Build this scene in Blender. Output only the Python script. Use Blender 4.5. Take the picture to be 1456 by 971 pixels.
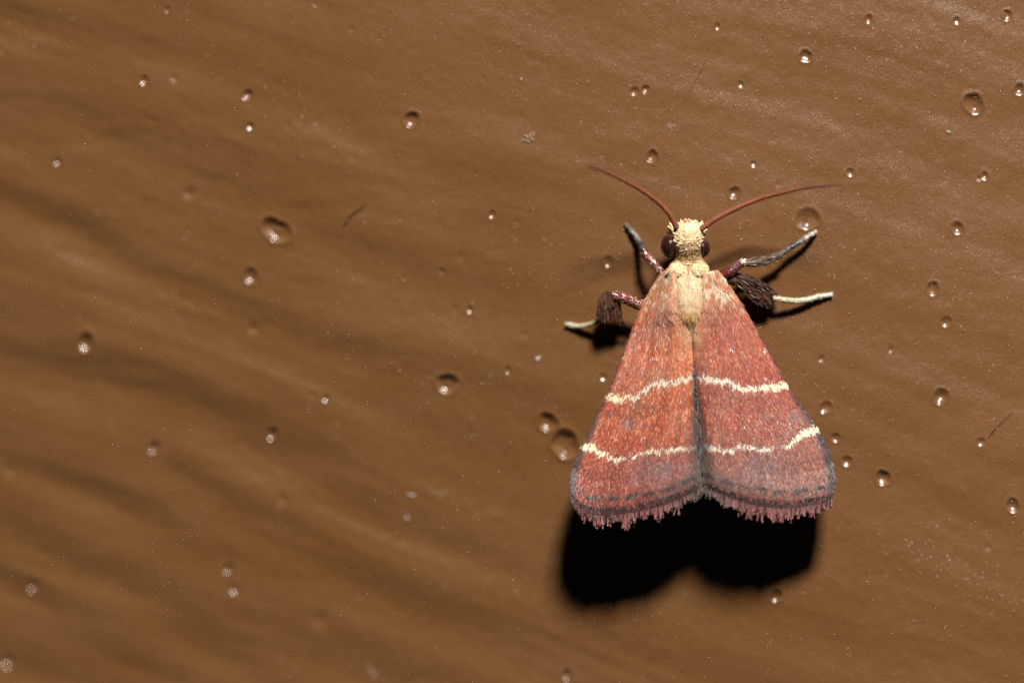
import bpy, math
import numpy as np

# units: 1 Blender unit = 1 mm.  The wall stands upright: its own x runs right, its own y runs up, its own z comes out of it.
scene = bpy.context.scene
scene.unit_settings.system = 'METRIC'
scene.unit_settings.scale_length = 0.001
for o in list(bpy.data.objects):
    bpy.data.objects.remove(o)
coll = scene.collection
HALF = math.pi / 2
D = 150.0            # lens to wall, mm
FOCUS_Z = 0.78       # the sharp plane lies this far in front of the wall's flat corner
PUPIL = 5.4          # radius of the lens opening, mm

# ---------------------------------------------------------------- camera
cam = bpy.data.cameras.new('camera')
cam.sensor_width = 36.0
cam.lens = 36.0 * D / 29.12
cam.clip_start = 1.0
cam.clip_end = 3000.0
cam.dof.use_dof = True
cam.dof.focus_distance = D - FOCUS_Z
cam.dof.aperture_fstop = (cam.lens * 1e-3) / (2 * PUPIL)
cam_o = bpy.data.objects.new('camera', cam)
cam_o.location = (0, -D, 0)
cam_o.rotation_euler = (HALF, 0, 0)
coll.objects.link(cam_o)
scene.camera = cam_o

# ---------------------------------------------------------------- night air and the flash
world = bpy.data.worlds.new('World')
scene.world = world
world.use_nodes = True
world.node_tree.nodes['Background'].inputs[0].default_value = (0.6, 0.7, 1.0, 1)
world.node_tree.nodes['Background'].inputs[1].default_value = 0.006

LDIR = np.array([0.185, 0.99, 1.0])           # towards the flash, in wall axes
lp = np.array([5.0, -1.0, 0.0]) + LDIR * 430.0
flash = bpy.data.lights.new('flash', 'AREA')
flash.shape = 'RECTANGLE'
flash.size = 104.0
flash.size_y = 72.0
flash.energy = 6.6e6
flash.color = (1.0, 0.965, 0.91)
fo = bpy.data.objects.new('flash', flash)
fo.location = (lp[0], -lp[2], lp[1])
from mathutils import Vector
fo.rotation_euler = Vector((-LDIR[0], LDIR[2], -LDIR[1])).to_track_quat('-Z', 'Y').to_euler()
coll.objects.link(fo)

scene.view_settings.view_transform = 'Standard'
scene.view_settings.look = 'None'
scene.view_settings.exposure = 0.0
scene.view_settings.gamma = 1.0
scene.view_settings.use_curve_mapping = False
scene.render.engine = 'CYCLES'
scene.cycles.use_denoising = False
scene.cycles.max_bounces = 5
scene.cycles.sample_clamp_direct = 120.0
scene.cycles.sample_clamp_indirect = 3.0
scene.cycles.filter_width = 1.4

rng = np.random.default_rng(7)

# ---------------------------------------------------------------- helpers
def lin(c):
    c = np.asarray(c, float) / 255.0
    return np.where(c <= 0.04045, c / 12.92, ((c + 0.055) / 1.055) ** 2.4)

def vnoise(x, y, seed=0):
    """smooth value noise, -1..1"""
    r = np.random.default_rng(seed)
    tab = r.uniform(-1, 1, (256, 256))
    xi = np.floor(x).astype(int); yi = np.floor(y).astype(int)
    fx = x - xi; fy = y - yi
    fx = fx * fx * fx * (fx * (fx * 6 - 15) + 10); fy = fy * fy * fy * (fy * (fy * 6 - 15) + 10)
    a = tab[xi & 255, yi & 255]; b = tab[(xi + 1) & 255, yi & 255]
    c = tab[xi & 255, (yi + 1) & 255]; d = tab[(xi + 1) & 255, (yi + 1) & 255]
    return (a * (1 - fx) + b * fx) * (1 - fy) + (c * (1 - fx) + d * fx) * fy

def fbm(x, y, seed=0, octaves=3):
    s = 0; a = 1.0
    for i in range(octaves):
        s = s + a * vnoise(x * 2 ** i, y * 2 ** i, seed + i); a *= 0.5
    return s

def gx(px): return (px - 728.0) / 50.0
def gy(py): return (485.5 - py) / 50.0
def P(px, py, z):
    """place in wall axes of a spot seen at (px, py) of a 1456 x 971 sheet, at height z"""
    px = np.asarray(px, float); py = np.asarray(py, float); z = np.asarray(z, float) + 0 * px
    k = 1 - z / D
    return np.stack([gx(px) * k, gy(py) * k, z], -1)

def warp(x, y):
    """the board bows gently away towards its lower left"""
    p = -0.165 * x - 0.165 * y + 0.6
    return -0.9 * np.logaddexp(0, p / 0.9)

def mesh_np(name, verts, faces, smooth=True):
    """faces: (n,k) int array or list of such arrays"""
    me = bpy.data.meshes.new(name)
    if not isinstance(faces, list): faces = [faces]
    faces = [f for f in faces if len(f)]
    verts = np.asarray(verts, np.float32)
    me.vertices.add(len(verts))
    me.vertices.foreach_set('co', verts.ravel())
    nl = sum(f.size for f in faces); nf = sum(len(f) for f in faces)
    me.loops.add(nl)
    me.loops.foreach_set('vertex_index', np.concatenate([f.ravel() for f in faces]).astype(np.int32))
    me.polygons.add(nf)
    starts = []; n = 0
    for f in faces:
        starts.append(n + np.arange(len(f)) * f.shape[1]); n += f.size
    me.polygons.foreach_set('loop_start', np.concatenate(starts).astype(np.int32))
    me.polygons.foreach_set('use_smooth', np.full(nf, smooth))
    me.update(calc_edges=True)
    me.validate()
    return me

def set_col(me, col):
    a = me.color_attributes.new('Col', 'FLOAT_COLOR', 'POINT')
    c = np.ones((len(me.vertices), 4), np.float32)
    c[:, :3] = col
    a.data.foreach_set('color', c.ravel())

MOTH_BASE = np.array([gx(985), gy(540), -0.58])
def obj(name, me, mat, parent=None):
    o = bpy.data.objects.new(name, me)
    coll.objects.link(o)
    me.materials.append(mat)
    if parent is None:
        o.rotation_euler = (HALF, 0, 0)
    else:
        o.parent = parent
    return o

def tag(o, label=None, cat=None, group=None, kind=None):
    if label: o['label'] = label
    if cat: o['category'] = cat
    if group: o['group'] = group
    if kind: o['kind'] = kind
    return o

def smooth_path(pts, n):
    """Catmull-Rom through pts (k,d) -> (n,d), evenly along the length"""
    pts = np.asarray(pts, float)
    e = np.vstack([2 * pts[0] - pts[1], pts, 2 * pts[-1] - pts[-2]])
    out = []
    for i in range(len(pts) - 1):
        p0, p1, p2, p3 = e[i:i + 4]
        t = np.linspace(0, 1, 24, endpoint=False)[:, None]
        out.append(0.5 * (2 * p1 + (p2 - p0) * t + (2 * p0 - 5 * p1 + 4 * p2 - p3) * t ** 2 + (3 * p1 - p0 - 3 * p2 + p3) * t ** 3))
    out = np.vstack(out + [pts[-1:]])
    d = np.r_[0, np.cumsum(np.linalg.norm(np.diff(out[:, :3], axis=0), axis=1))]
    u = np.linspace(0, d[-1], n)
    return np.stack([np.interp(u, d, out[:, k]) for k in range(out.shape[1])], -1)

def tube(path, rad, k=10, flat=1.0):
    """closed tube along path (n,3) with radii (n,) -> verts, [quads, tris], ring index per vertex"""
    n = len(path)
    T = np.gradient(path, axis=0); T /= np.linalg.norm(T, axis=1)[:, None] + 1e-12
    up = np.array([0, 0, 1.0])
    A = np.cross(T, up); A /= np.linalg.norm(A, axis=1)[:, None] + 1e-9
    B = np.cross(A, T)
    th = np.arange(k) * 2 * np.pi / k
    V = path[:, None, :] + rad[:, None, None] * (np.cos(th)[None, :, None] * A[:, None, :] + flat * np.sin(th)[None, :, None] * B[:, None, :])
    V = V.reshape(-1, 3)
    i = np.arange(n - 1)[:, None] * k; j = np.arange(k)[None, :]; j2 = (j + 1) % k
    Q = np.stack([i + j, i + j2, i + k + j2, i + k + j], -1).reshape(-1, 4)
    V = np.vstack([V, path[:1] - T[:1] * rad[0] * 0.5, path[-1:] + T[-1:] * rad[-1] * 0.5])
    a = n * k; jj = np.arange(k); jn = (jj + 1) % k
    tri = np.vstack([np.stack([np.full(k, a), jn, jj], -1), np.stack([np.full(k, a + 1), (n - 1) * k + jj, (n - 1) * k + jn], -1)])
    ring = np.r_[np.repeat(np.arange(n), k), 0, n - 1]
    return V, [Q, tri], ring

def cards(base, T, N, L, W, lift, prof=((0, .35), (.45, 1.0), (.85, .85), (1.0, .4)), bend=0.0):
    """many small scales or hairs: base (n,3), direction T, normal N, length L, width W, lift = rise per length"""
    n = len(base)
    T = T / np.linalg.norm(T, axis=1)[:, None]
    S = np.cross(T, N); S /= np.linalg.norm(S, axis=1)[:, None] + 1e-9
    N = np.cross(S, T)
    m = len(prof)
    V = np.zeros((n, 2 * m, 3))
    lift = np.broadcast_to(lift, (n,)); L = np.broadcast_to(L, (n,)); W = np.broadcast_to(W, (n,))
    for i, (a, w) in enumerate(prof):
        c = base + T * (a * L)[:, None] + N * (lift * L * a - bend * L * a * a)[:, None]
        hw = S * (0.5 * w * W)[:, None]
        V[:, 2 * i] = c - hw; V[:, 2 * i + 1] = c + hw
    F = []
    for i in range(m - 1):
        q = np.array([2 * i, 2 * i + 1, 2 * i + 3, 2 * i + 2])
        F.append(np.arange(n)[:, None] * 2 * m + q[None])
    return V.reshape(-1, 3), np.vstack(F), 2 * m

# ---------------------------------------------------------------- materials
def new_mat(name):
    m = bpy.data.materials.new(name); m.use_nodes = True
    nt = m.node_tree
    return m, nt, nt.nodes['Principled BSDF']

def paint_material(name, film):
    """film: how pebbly the skin of the paint is (burst bubbles are smooth inside)"""
    m, nt, b = new_mat(name)
    N = nt.nodes.new; lk = nt.links.new
    tc = N('ShaderNodeTexCoord')
    n1 = N('ShaderNodeTexNoise'); n1.inputs['Scale'].default_value = 0.5; n1.inputs['Detail'].default_value = 5
    mp = N('ShaderNodeMapping'); mp.inputs['Rotation'].default_value = (0, 0, math.radians(20)); mp.inputs['Scale'].default_value = (0.35, 1.3, 1)
    lk(tc.outputs['Object'], mp.inputs['Vector']); lk(mp.outputs['Vector'], n1.inputs['Vector'])
    cr = N('ShaderNodeValToRGB')
    cr.color_ramp.elements[0].position = 0.32; cr.color_ramp.elements[0].color = (0.184, 0.0795, 0.0245, 1)
    cr.color_ramp.elements[1].position = 0.72; cr.color_ramp.elements[1].color = (0.210, 0.0955, 0.0345, 1)
    lk(n1.outputs['Fac'], cr.inputs['Fac'])
    # fine mottling of the pigment
    n2 = N('ShaderNodeTexNoise'); n2.inputs['Scale'].default_value = 14; n2.inputs['Detail'].default_value = 6; n2.inputs['Roughness'].default_value = 0.7
    lk(tc.outputs['Object'], n2.inputs['Vector'])
    mr = N('ShaderNodeMapRange'); mr.inputs['From Min'].default_value = 0.3; mr.inputs['From Max'].default_value = 0.7
    mr.inputs['To Min'].default_value = 0.9; mr.inputs['To Max'].default_value = 1.1
    lk(n2.outputs['Fac'], mr.inputs['Value'])
    mul = N('ShaderNodeVectorMath'); mul.operation = 'SCALE'
    lk(cr.outputs['Color'], mul.inputs[0]); lk(mr.outputs['Result'], mul.inputs['Scale'])
    lk(mul.outputs['Vector'], b.inputs['Base Color'])
    # gloss varies over the paint film
    n3 = N('ShaderNodeTexNoise'); n3.inputs['Scale'].default_value = 1.2; n3.inputs['Detail'].default_value = 4
    lk(tc.outputs['Object'], n3.inputs['Vector'])
    r = N('ShaderNodeMapRange'); r.inputs['From Min'].default_value = 0.3; r.inputs['From Max'].default_value = 0.7
    r.inputs['To Min'].default_value = 0.36; r.inputs['To Max'].default_value = 0.48
    lk(n3.outputs['Fac'], r.inputs['Value']); lk(r.outputs['Result'], b.inputs['Roughness'])
    b.inputs['Specular IOR Level'].default_value = 0.3
    # orange-peel and pin-head grain of the film
    n4 = N('ShaderNodeTexNoise'); n4.inputs['Scale'].default_value = 15; n4.inputs['Detail'].default_value = 4; n4.inputs['Roughness'].default_value = 0.65
    lk(tc.outputs['Object'], n4.inputs['Vector'])
    bp = N('ShaderNodeBump'); bp.inputs['Strength'].default_value = 0.85 * film; bp.inputs['Distance'].default_value = 0.022
    lk(n4.outputs['Fac'], bp.inputs['Height'])
    lk(bp.outputs['Normal'], b.inputs['Normal'])
    b.inputs['Coat Weight'].default_value = 0.8 if film > .5 else 1.0
    b.inputs['Coat Roughness'].default_value = 0.19 if film > .5 else 0.22
    n5 = N('ShaderNodeTexNoise'); n5.inputs['Scale'].default_value = 26; n5.inputs['Detail'].default_value = 3; n5.inputs['Roughness'].default_value = 0.7
    lk(tc.outputs['Object'], n5.inputs['Vector'])
    b5 = N('ShaderNodeBump'); b5.inputs['Strength'].default_value = 0.7 * film; b5.inputs['Distance'].default_value = 0.016
    lk(n5.outputs['Fac'], b5.inputs['Height']); lk(b5.outputs['Normal'], b.inputs['Coat Normal'])
    return m

def col_material(name, rough=0.5, spec=0.4, metallic=0.0, aniso_bump=None, sheen=0.0):
    m, nt, b = new_mat(name)
    a = nt.nodes.new('ShaderNodeAttribute'); a.attribute_name = 'Col'
    nt.links.new(a.outputs['Color'], b.inputs['Base Color'])
    b.inputs['Roughness'].default_value = rough
    b.inputs['Specular IOR Level'].default_value = spec
    b.inputs['Metallic'].default_value = metallic
    if sheen:
        b.inputs['Sheen Weight'].default_value = sheen
    if aniso_bump:
        sc, dist = aniso_bump
        tc = nt.nodes.new('ShaderNodeTexCoord'); n = nt.nodes.new('ShaderNodeTexNoise')
        n.inputs['Scale'].default_value = sc; n.inputs['Detail'].default_value = 3
        nt.links.new(tc.outputs['Object'], n.inputs['Vector'])
        bp = nt.nodes.new('ShaderNodeBump'); bp.inputs['Distance'].default_value = dist; bp.inputs['Strength'].default_value = 0.8
        nt.links.new(n.outputs['Fac'], bp.inputs['Height']); nt.links.new(bp.outputs['Normal'], b.inputs['Normal'])
    return m

def flat_material(name, srgb, rough=0.5, spec=0.5, bump=None):
    m, nt, b = new_mat(name)
    c = lin(srgb)
    n = nt.nodes.new('ShaderNodeTexNoise'); n.inputs['Scale'].default_value = 25; n.inputs['Detail'].default_value = 3
    tc = nt.nodes.new('ShaderNodeTexCoord'); nt.links.new(tc.outputs['Object'], n.inputs['Vector'])
    cr = nt.nodes.new('ShaderNodeValToRGB')
    cr.color_ramp.elements[0].position = 0.3; cr.color_ramp.elements[0].color = (*(c * 0.75), 1)
    cr.color_ramp.elements[1].position = 0.7; cr.color_ramp.elements[1].color = (*np.minimum(c * 1.2, 0.9), 1)
    nt.links.new(n.outputs['Fac'], cr.inputs['Fac']); nt.links.new(cr.outputs['Color'], b.inputs['Base Color'])
    b.inputs['Roughness'].default_value = rough
    b.inputs['Specular IOR Level'].default_value = spec
    return m

PAINT = paint_material('brown_paint', 1.0)
PAINT_BUBBLE = paint_material('brown_paint_bubble', 0.12)
PAINT_BUBBLE.node_tree.nodes['Principled BSDF'].inputs['Coat IOR'].default_value = 1.75
PAINT_GRIT = paint_material('brown_paint_grit', 0.1)
PAINT_GRIT.node_tree.nodes['Principled BSDF'].inputs['Coat Roughness'].default_value = 0.15
SCALE = col_material('wing_scale', 0.46, 0.32)
MEMBRANE = col_material('wing_membrane', 0.6, 0.3)
FUR = col_material('body_fur', 0.5, 0.4)
def velvet_material():
    """close-lying hair scales: fine streaks along the body"""
    m, nt, b = new_mat('body_velvet')
    a = nt.nodes.new('ShaderNodeAttribute'); a.attribute_name = 'Col'
    tc = nt.nodes.new('ShaderNodeTexCoord'); mp = nt.nodes.new('ShaderNodeMapping'); mp.inputs['Scale'].default_value = (34, 6, 12)
    n = nt.nodes.new('ShaderNodeTexNoise'); n.inputs['Scale'].default_value = 1.0; n.inputs['Detail'].default_value = 4
    nt.links.new(tc.outputs['Object'], mp.inputs['Vector']); nt.links.new(mp.outputs['Vector'], n.inputs['Vector'])
    mr = nt.nodes.new('ShaderNodeMapRange'); mr.inputs['From Min'].default_value = .3; mr.inputs['From Max'].default_value = .7; mr.inputs['To Min'].default_value = .72; mr.inputs['To Max'].default_value = 1.12
    nt.links.new(n.outputs['Fac'], mr.inputs['Value'])
    vm = nt.nodes.new('ShaderNodeVectorMath'); vm.operation = 'SCALE'
    nt.links.new(a.outputs['Color'], vm.inputs[0]); nt.links.new(mr.outputs['Result'], vm.inputs['Scale']); nt.links.new(vm.outputs['Vector'], b.inputs['Base Color'])
    bp_ = nt.nodes.new('ShaderNodeBump'); bp_.inputs['Strength'].default_value = .7; bp_.inputs['Distance'].default_value = .025
    nt.links.new(n.outputs['Fac'], bp_.inputs['Height']); nt.links.new(bp_.outputs['Normal'], b.inputs['Normal'])
    b.inputs['Roughness'].default_value = .45
    return m
VELVET = velvet_material()
SHINY = col_material('leg_scale', 0.24, 0.9, 0.25, (22, 0.02))
TARSUS = col_material('tarsus_scale', 0.4, 0.5, 0.0, (30, 0.012))
ANT = col_material('antenna', 0.45, 0.4)
HAIR = col_material('leg_hair', 0.6, 0.2)

# ---------------------------------------------------------------- the wall
def curve_groove(x, y, pts, width, depth, skew=0.62, fade=60):
    """a grain groove along pts (px): its upper bank is steep, its lower bank eases out"""
    pts = np.array(pts, float)
    px = x * 50 + 728; py = 485.5 - y * 50
    cy = np.interp(px, pts[:, 0], pts[:, 1], left=np.nan, right=np.nan)
    sl = (pts[-1, 1] - pts[0, 1]) / (pts[-1, 0] - pts[0, 0])
    cy = np.where(px < pts[0, 0], pts[0, 1] + (px - pts[0, 0]) * sl, cy)
    cy = np.where(px > pts[-1, 0], pts[-1, 1] + (px - pts[-1, 0]) * sl, cy)
    d = (py - cy) / math.sqrt(1 + sl * sl) + 4.0 * vnoise(px * 0.02, py * 0.05, 91)
    w = np.where(d < 0, width * skew, width)            # above: short bank, below: long bank
    prof = np.exp(-(d / w) ** 2 * 0.5)
    f = 1 / (1 + np.exp(-(px - pts[0, 0]) / (fade * 0.4))) / (1 + np.exp((px - pts[-1, 0]) / (fade * 0.6)))
    return -depth * prof * f

GROOVES = [  # points, width px, depth mm
    ([(-80, 125), (0, 150), (80, 172), (150, 200), (240, 242), (330, 278), (400, 300), (470, 328)], 34, .105),
    ([(-80, 265), (0, 290), (60, 312), (125, 340)], 26, .08),
    ([(-60, 0), (10, 17), (60, 36), (150, 58), (260, 90)], 26, .045),
    ([(60, 325), (100, 341), (167, 381), (253, 427), (350, 464), (433, 497), (510, 522)], 32, .075),
    ([(-60, 498), (0, 511), (77, 531), (150, 544), (213, 561), (260, 577), (300, 601), (333, 617), (380, 636), (470, 668)], 30, .10),
    ([(200, 640), (253, 685), (293, 711), (333, 738), (383, 761), (460, 790)], 30, .085),
    ([(40, 680), (83, 698), (133, 718), (187, 745), (250, 768)], 26, .085),
    ([(-40, 750), (33, 781), (60, 795), (100, 818), (150, 835), (200, 855), (255, 888)], 26, .075),
    ([(-60, 820), (0, 848), (40, 868), (70, 890)], 24, .08),
    ([(80, 925), (150, 950), (210, 975)], 28, .06),
    ([(230, 915), (300, 945), (350, 968), (400, 990)], 24, .06),
    ([(440, 350), (485, 367), (535, 381), (595, 401), (645, 417), (720, 436)], 30, .06),
    ([(540, 596), (568, 607), (618, 626), (690, 655)], 30, .05),
    ([(470, 515), (530, 540), (600, 570)], 34, .03),
    ([(640, 658), (690, 668), (730, 680), (790, 712)], 30, .03),
    ([(440, 120), (495, 145), (568, 176), (640, 200)], 34, .03),
    ([(470, 185), (500, 194), (568, 236), (635, 258), (690, 286)], 30, .045),
    ([(1000, 62), (1040, 82), (1103, 110), (1190, 140), (1280, 160), (1340, 166), (1456, 178)], 36, .028),
    ([(1180, 675), (1220, 696), (1303, 708), (1370, 735), (1456, 768)], 34, .04),
    ([(1230, 838), (1253, 848), (1320, 875), (1390, 897), (1456, 925)], 34, .04),
    ([(420, 690), (520, 745), (640, 790), (740, 830)], 40, .03),
    ([(500, 850), (600, 900), (720, 950)], 36, .03),
    ([(1090, 335), (1150, 352), (1220, 372)], 26, .012),
    ([(930, 885), (1010, 915), (1100, 960)], 36, .03),
]
# craters in the paint: px, py, radius px, depth ratio, softness (1 = shallow dent)
PITS = [(585, 170, 11, .75, 0), (352, 135, 8, .7, 0), (356, 180, 6, .6, 0), (393, 327, 19, .55, 0), (357, 392, 11, .65, 0), (122, 486, 13, .7, 0),
        (387, 616, 9, .7, 0), (219, 636, 10, .65, 0), (636, 545, 15, .62, 0), (779, 600, 14, .62, 0), (804, 631, 20, .6, 0),
        (865, 372, 8, .62, 0), (927, 222, 8.5, .75, 0), (902, 130, 6, .7, 0), (918, 127, 6, .7, 0), (1145, 80, 9, .68, 0), (1384, 147, 14, .6, 0),
        (1432, 22, 7, .7, 0), (1449, 127, 8, .7, 0), (1044, 274, 8.5, .7, 0), (1148, 311, 16, .38, 0), (1209, 245, 6, .6, 0), (1361, 324, 9, .6, 0),
        (1400, 250, 5.5, .7, 0), (1326, 410, 9, .7, 0), (1338, 563, 11, .6, 0), (1174, 579, 9, .55, 0), (1188, 622, 7, .55, 0),
        (1256, 679, 11, .65, 0), (1440, 718, 10, .6, 0), (1235, 27, 6, .6, 0), (205, 114, 7, .6, 0), (247, 111, 7, .5, 1), (268, 275, 11, .5, 1),
        (360, 466, 11, .5, 1), (668, 440, 5.5, .6, 0), (648, 440, 8, .4, 1), (700, 305, 6, .6, 0), (463, 566, 6, .6, 0), (445, 562, 7, .5, 1),
        (82, 230, 6, .7, 0), (14, 668, 10, .5, 1), (402, 709, 11, .5, 1), (455, 880, 16, .45, 1), (60, 788, 10, .35, 1), (325, 809, 8, .7, 0),
        (333, 838, 7, .6, 0), (46, 832, 9, .75, 0), (10, 940, 9, .65, 0), (806, 959, 8, .65, 0), (1104, 846, 9, .6, 0), (1345, 457, 8, .5, 0),
        (1204, 655, 8, .5, 0), (858, 536, 6, .5, 0), (722, 526, 5.5, .6, 0), (906, 526, 5, .5, 0), (449, 173, 7, .3, 1), (218, 171, 7, .35, 1),
        (1395, 628, 6.5, .5, 0), (1053, 120, 5, .5, 0), (1071, 233, 5, .6, 0), (1020, 38, 5, .6, 0), (1107, 262, 6, .35, 1), (680, 726, 10, .3, 1),
        (1405, 778, 7, .35, 1), (600, 962, 9, .3, 1), (735, 316, 6, .45, 1), (1360, 30, 5.5, .5, 0), (238, 14, 5, .5, 0), (1267, 496, 5, .4, 0),
        (1168, 510, 5, .4, 0), (500, 42, 6, .35, 1), (541, 54, 6, .3, 1), (1392, 254, 4, .6, 0), (742, 168, 6, .3, 1), (165, 300, 7, .3, 1),
        (745, 476, 7, .3, 1), (655, 364, 8, .3, 1), (575, 395, 4, .4, 0), (628, 386, 6, .4, 0), (150, 440, 6, .3, 1), (410, 180, 6, .3, 1)]

def height(x, y):
    z = warp(x, y)
    a = math.radians(-20)
    u = x * math.cos(a) + y * math.sin(a); v = -x * math.sin(a) + y * math.cos(a)
    w = v + 0.5 * vnoise(u * 0.12, v * 0.2, 3)
    amp = 0.5 + 0.5 / (1 + np.exp((x + y * 0.4 + 2.0) / 2.5))     # the grain is deeper towards the left
    z = z + amp * (0.052 * vnoise(u * 0.10 + 7, w * 0.85, 11) + 0.017 * vnoise(u * 0.20, w * 1.7 + 3, 12) + 0.006 * vnoise(u * 0.45, w * 3.6, 13))
    z = z + 0.008 * fbm(x * 0.9, y * 0.9, 21, 3) + 0.0034 * fbm(x * 4.2, y * 4.2, 31, 3)
    for pts, wd, dp in GROOVES:
        z = z + curve_groove(x, y, pts, wd * 1.0, dp * (1.05 if pts[0][1] < 560 else 0.9))
    for i, (px, py, r, k, soft) in enumerate(PITS):
        X, Y, Rr = gx(px) , gy(py), r / 50.0
        k0 = 1 - float(warp(np.array(X), np.array(Y))) / D
        X *= k0; Y *= k0
        m = (np.abs(x - X) < Rr * 2.2) & (np.abs(y - Y) < Rr * 2.2)
        if not m.any(): continue
        dx = x[m] - X; dy = y[m] - Y
        th = np.arctan2(dy, dx)
        wob = 1 + 0.08 * np.sin(2 * th + i) + 0.045 * np.sin(3 * th + 2.3 * i) + .03 * np.sin(5 * th + i * 1.7)
        if i == 3:                         # the long torn blister
            rr = np.hypot((dx * .9 - dy * .44) * 0.86 , (dx * .44 + dy * .9) * 1.2) / Rr / wob
        else:
            rr = np.hypot(dx, dy) / Rr / wob
        if soft:
            z[m] += -k * 0.42 * Rr * np.exp(-(rr * 1.5) ** 2)
        else:
            e = 2.1 if r < 12 else 2.7
            bowl = np.where(rr < 1, (1 - np.clip(rr, 0, 1) ** e), 0)
            rim = 0.10 * np.exp(-((rr - 1.08) / 0.22) ** 2)
            z[m] += Rr * k * (-0.68 * bowl + rim) + 0.07 * Rr * fbm(dx / Rr * 1.7 + i, dy / Rr * 1.7, 41 + i, 2) * np.exp(-(rr / .9) ** 4)
    return z

def axis(lo, hi, step, far):
    mid = np.arange(lo, hi + step / 2, step)
    out = [step]
    while sum(out) < far: out.append(out[-1] * 1.35)
    c = np.cumsum(out)
    return np.r_[(mid[0] - c)[::-1], mid, mid[-1] + c]

xs = axis(-15.6, 15.0, 0.036, 60); ys = axis(-10.6, 10.1, 0.036, 60)
XX, YY = np.meshgrid(xs, ys, indexing='ij')
xf, yf = XX.ravel(), YY.ravel()
cx_, cy_ = np.clip(xf, -17, 16.5), np.clip(yf, -12, 11.5)
zf = height(cx_, cy_) 
zf = zf - warp(cx_, cy_) + warp(np.clip(xf, -30, 60), np.clip(yf, -25, 60))
nx, ny = len(xs), len(ys)
Z = zf.reshape(nx, ny)
dzx = np.gradient(Z, xs, axis=0); dzy = np.gradient(Z, ys, axis=1)
NRM = np.stack([-dzx, -dzy, np.ones_like(Z)], -1); NRM /= np.linalg.norm(NRM, axis=2)[..., None]
WV = np.stack([xf, yf, zf], -1); NRM = NRM.reshape(-1, 3)
ii = np.arange(nx - 1)[:, None] * ny; jj = np.arange(ny - 1)[None]
WF = np.stack([ii + jj, ii + ny + jj, ii + ny + jj + 1, ii + jj + 1], -1).reshape(-1, 4)
fc = WV[WF].mean(1)
owner = np.full(len(WF), -1)
for i, (px, py, r, k, soft) in enumerate(PITS):
    if r < 5 or soft: continue
    k0 = 1 - float(warp(np.array(gx(px)), np.array(gy(py)))) / D
    X, Y = gx(px) * k0, gy(py) * k0
    d = np.hypot(fc[:, 0] - X, fc[:, 1] - Y)
    owner[(d < r / 50.0 * (1.25 if i != 3 else 1.35)) & (owner < 0)] = i

def sub_mesh(name, sel):
    f = WF[sel]
    idx, inv = np.unique(f, return_inverse=True)
    me = mesh_np(name, WV[idx], inv.reshape(f.shape))
    me.normals_split_custom_set_from_vertices(NRM[idx].tolist())
    return me

wall = obj('wall', sub_mesh('wall', owner < 0), PAINT)
tag(wall, 'brown painted wall with shallow wood grain and small craters in the glossy paint', kind='structure')
for i in range(len(PITS)):
    sel = owner == i
    if sel.any():
        obj('paint_crater', sub_mesh('paint_crater', sel), PAINT_BUBBLE, wall)

def wall_z(x, y):
    x = np.atleast_1d(np.asarray(x, float)); y = np.atleast_1d(np.asarray(y, float))
    i = np.clip(np.searchsorted(xs, x) - 1, 0, nx - 2); j = np.clip(np.searchsorted(ys, y) - 1, 0, ny - 2)
    fx = (x - xs[i]) / (xs[i + 1] - xs[i]); fy = (y - ys[j]) / (ys[j + 1] - ys[j])
    return (Z[i, j] * (1 - fx) + Z[i + 1, j] * fx) * (1 - fy) + (Z[i, j + 1] * (1 - fx) + Z[i + 1, j + 1] * fx) * fy

def on_wall(px, py):
    """the spot of the wall seen at (px, py)"""
    z = warp(gx(np.asarray(px, float)), gy(np.asarray(py, float)))
    for _ in range(2):
        q = P(px, py, z); z = wall_z(q[..., 0].ravel(), q[..., 1].ravel()).reshape(z.shape)
    return P(px, py, z)

# ---------------------------------------------------------------- the moth
moth = bpy.data.objects.new('moth', None)
coll.objects.link(moth)
moth.location = (MOTH_BASE[0], -MOTH_BASE[2], MOTH_BASE[1])
moth.rotation_euler = (HALF, 0, 0)
moth.empty_display_size = 2
tag(moth, 'small brick-red moth with two cream bands across its wings, resting on the brown wall', 'moth')

def part(name, me, mat, parent=None, label=None, kind=None):
    o = obj(name, me, mat, parent or moth)
    if parent is None: o.location = tuple(-MOTH_BASE)
    return tag(o, label, kind=kind)

# ---- forewings
LEFT = dict(
    inner=[(964, 390), (965, 425), (969, 448), (979, 466), (986, 500), (990, 540), (993, 600), (997, 650), (1002, 696)],
    costa=[(940, 387), (915, 430), (893, 485), (876, 530), (860, 568), (844, 603), (828, 634), (816, 662), (811, 690), (814, 716)],
    top=[(963, 390), (951, 386), (940, 387)],
    termen=[(1002, 696), (988, 704), (968, 714), (945, 723), (915, 731), (880, 737), (850, 738), (828, 731), (814, 716)],
    zi=[(0, 1.27), (.15, 1.24), (.35, 1.0), (.6, 1.0), (1, 1.3)], zo=[(0, .6), (.12, .4), (.3, .24), (.6, .16), (.85, .45), (1, .92)])
RIGHT = dict(
    inner=[(998, 390), (996, 425), (993, 448), (986, 466), (985, 500), (986, 540), (990, 600), (994, 650), (999, 696)],
    costa=[(1021, 384), (1041, 412), (1062, 445), (1082, 480), (1101, 512), (1120, 547), (1140, 579), (1160, 605), (1176, 634), (1185, 664), (1186, 690), (1182, 712)],
    top=[(999, 390), (1010, 386), (1021, 384)],
    termen=[(999, 696), (1016, 704), (1040, 713), (1065, 722), (1095, 727), (1125, 728), (1155, 724), (1172, 720), (1182, 712)],
    zi=[(0, 1.27), (.15, 1.24), (.35, 1.03), (.6, 1.03), (1, 1.33)], zo=[(0, .62), (.12, .48), (.3, .4), (.6, .46), (.85, .8), (1, 1.2)])

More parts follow.
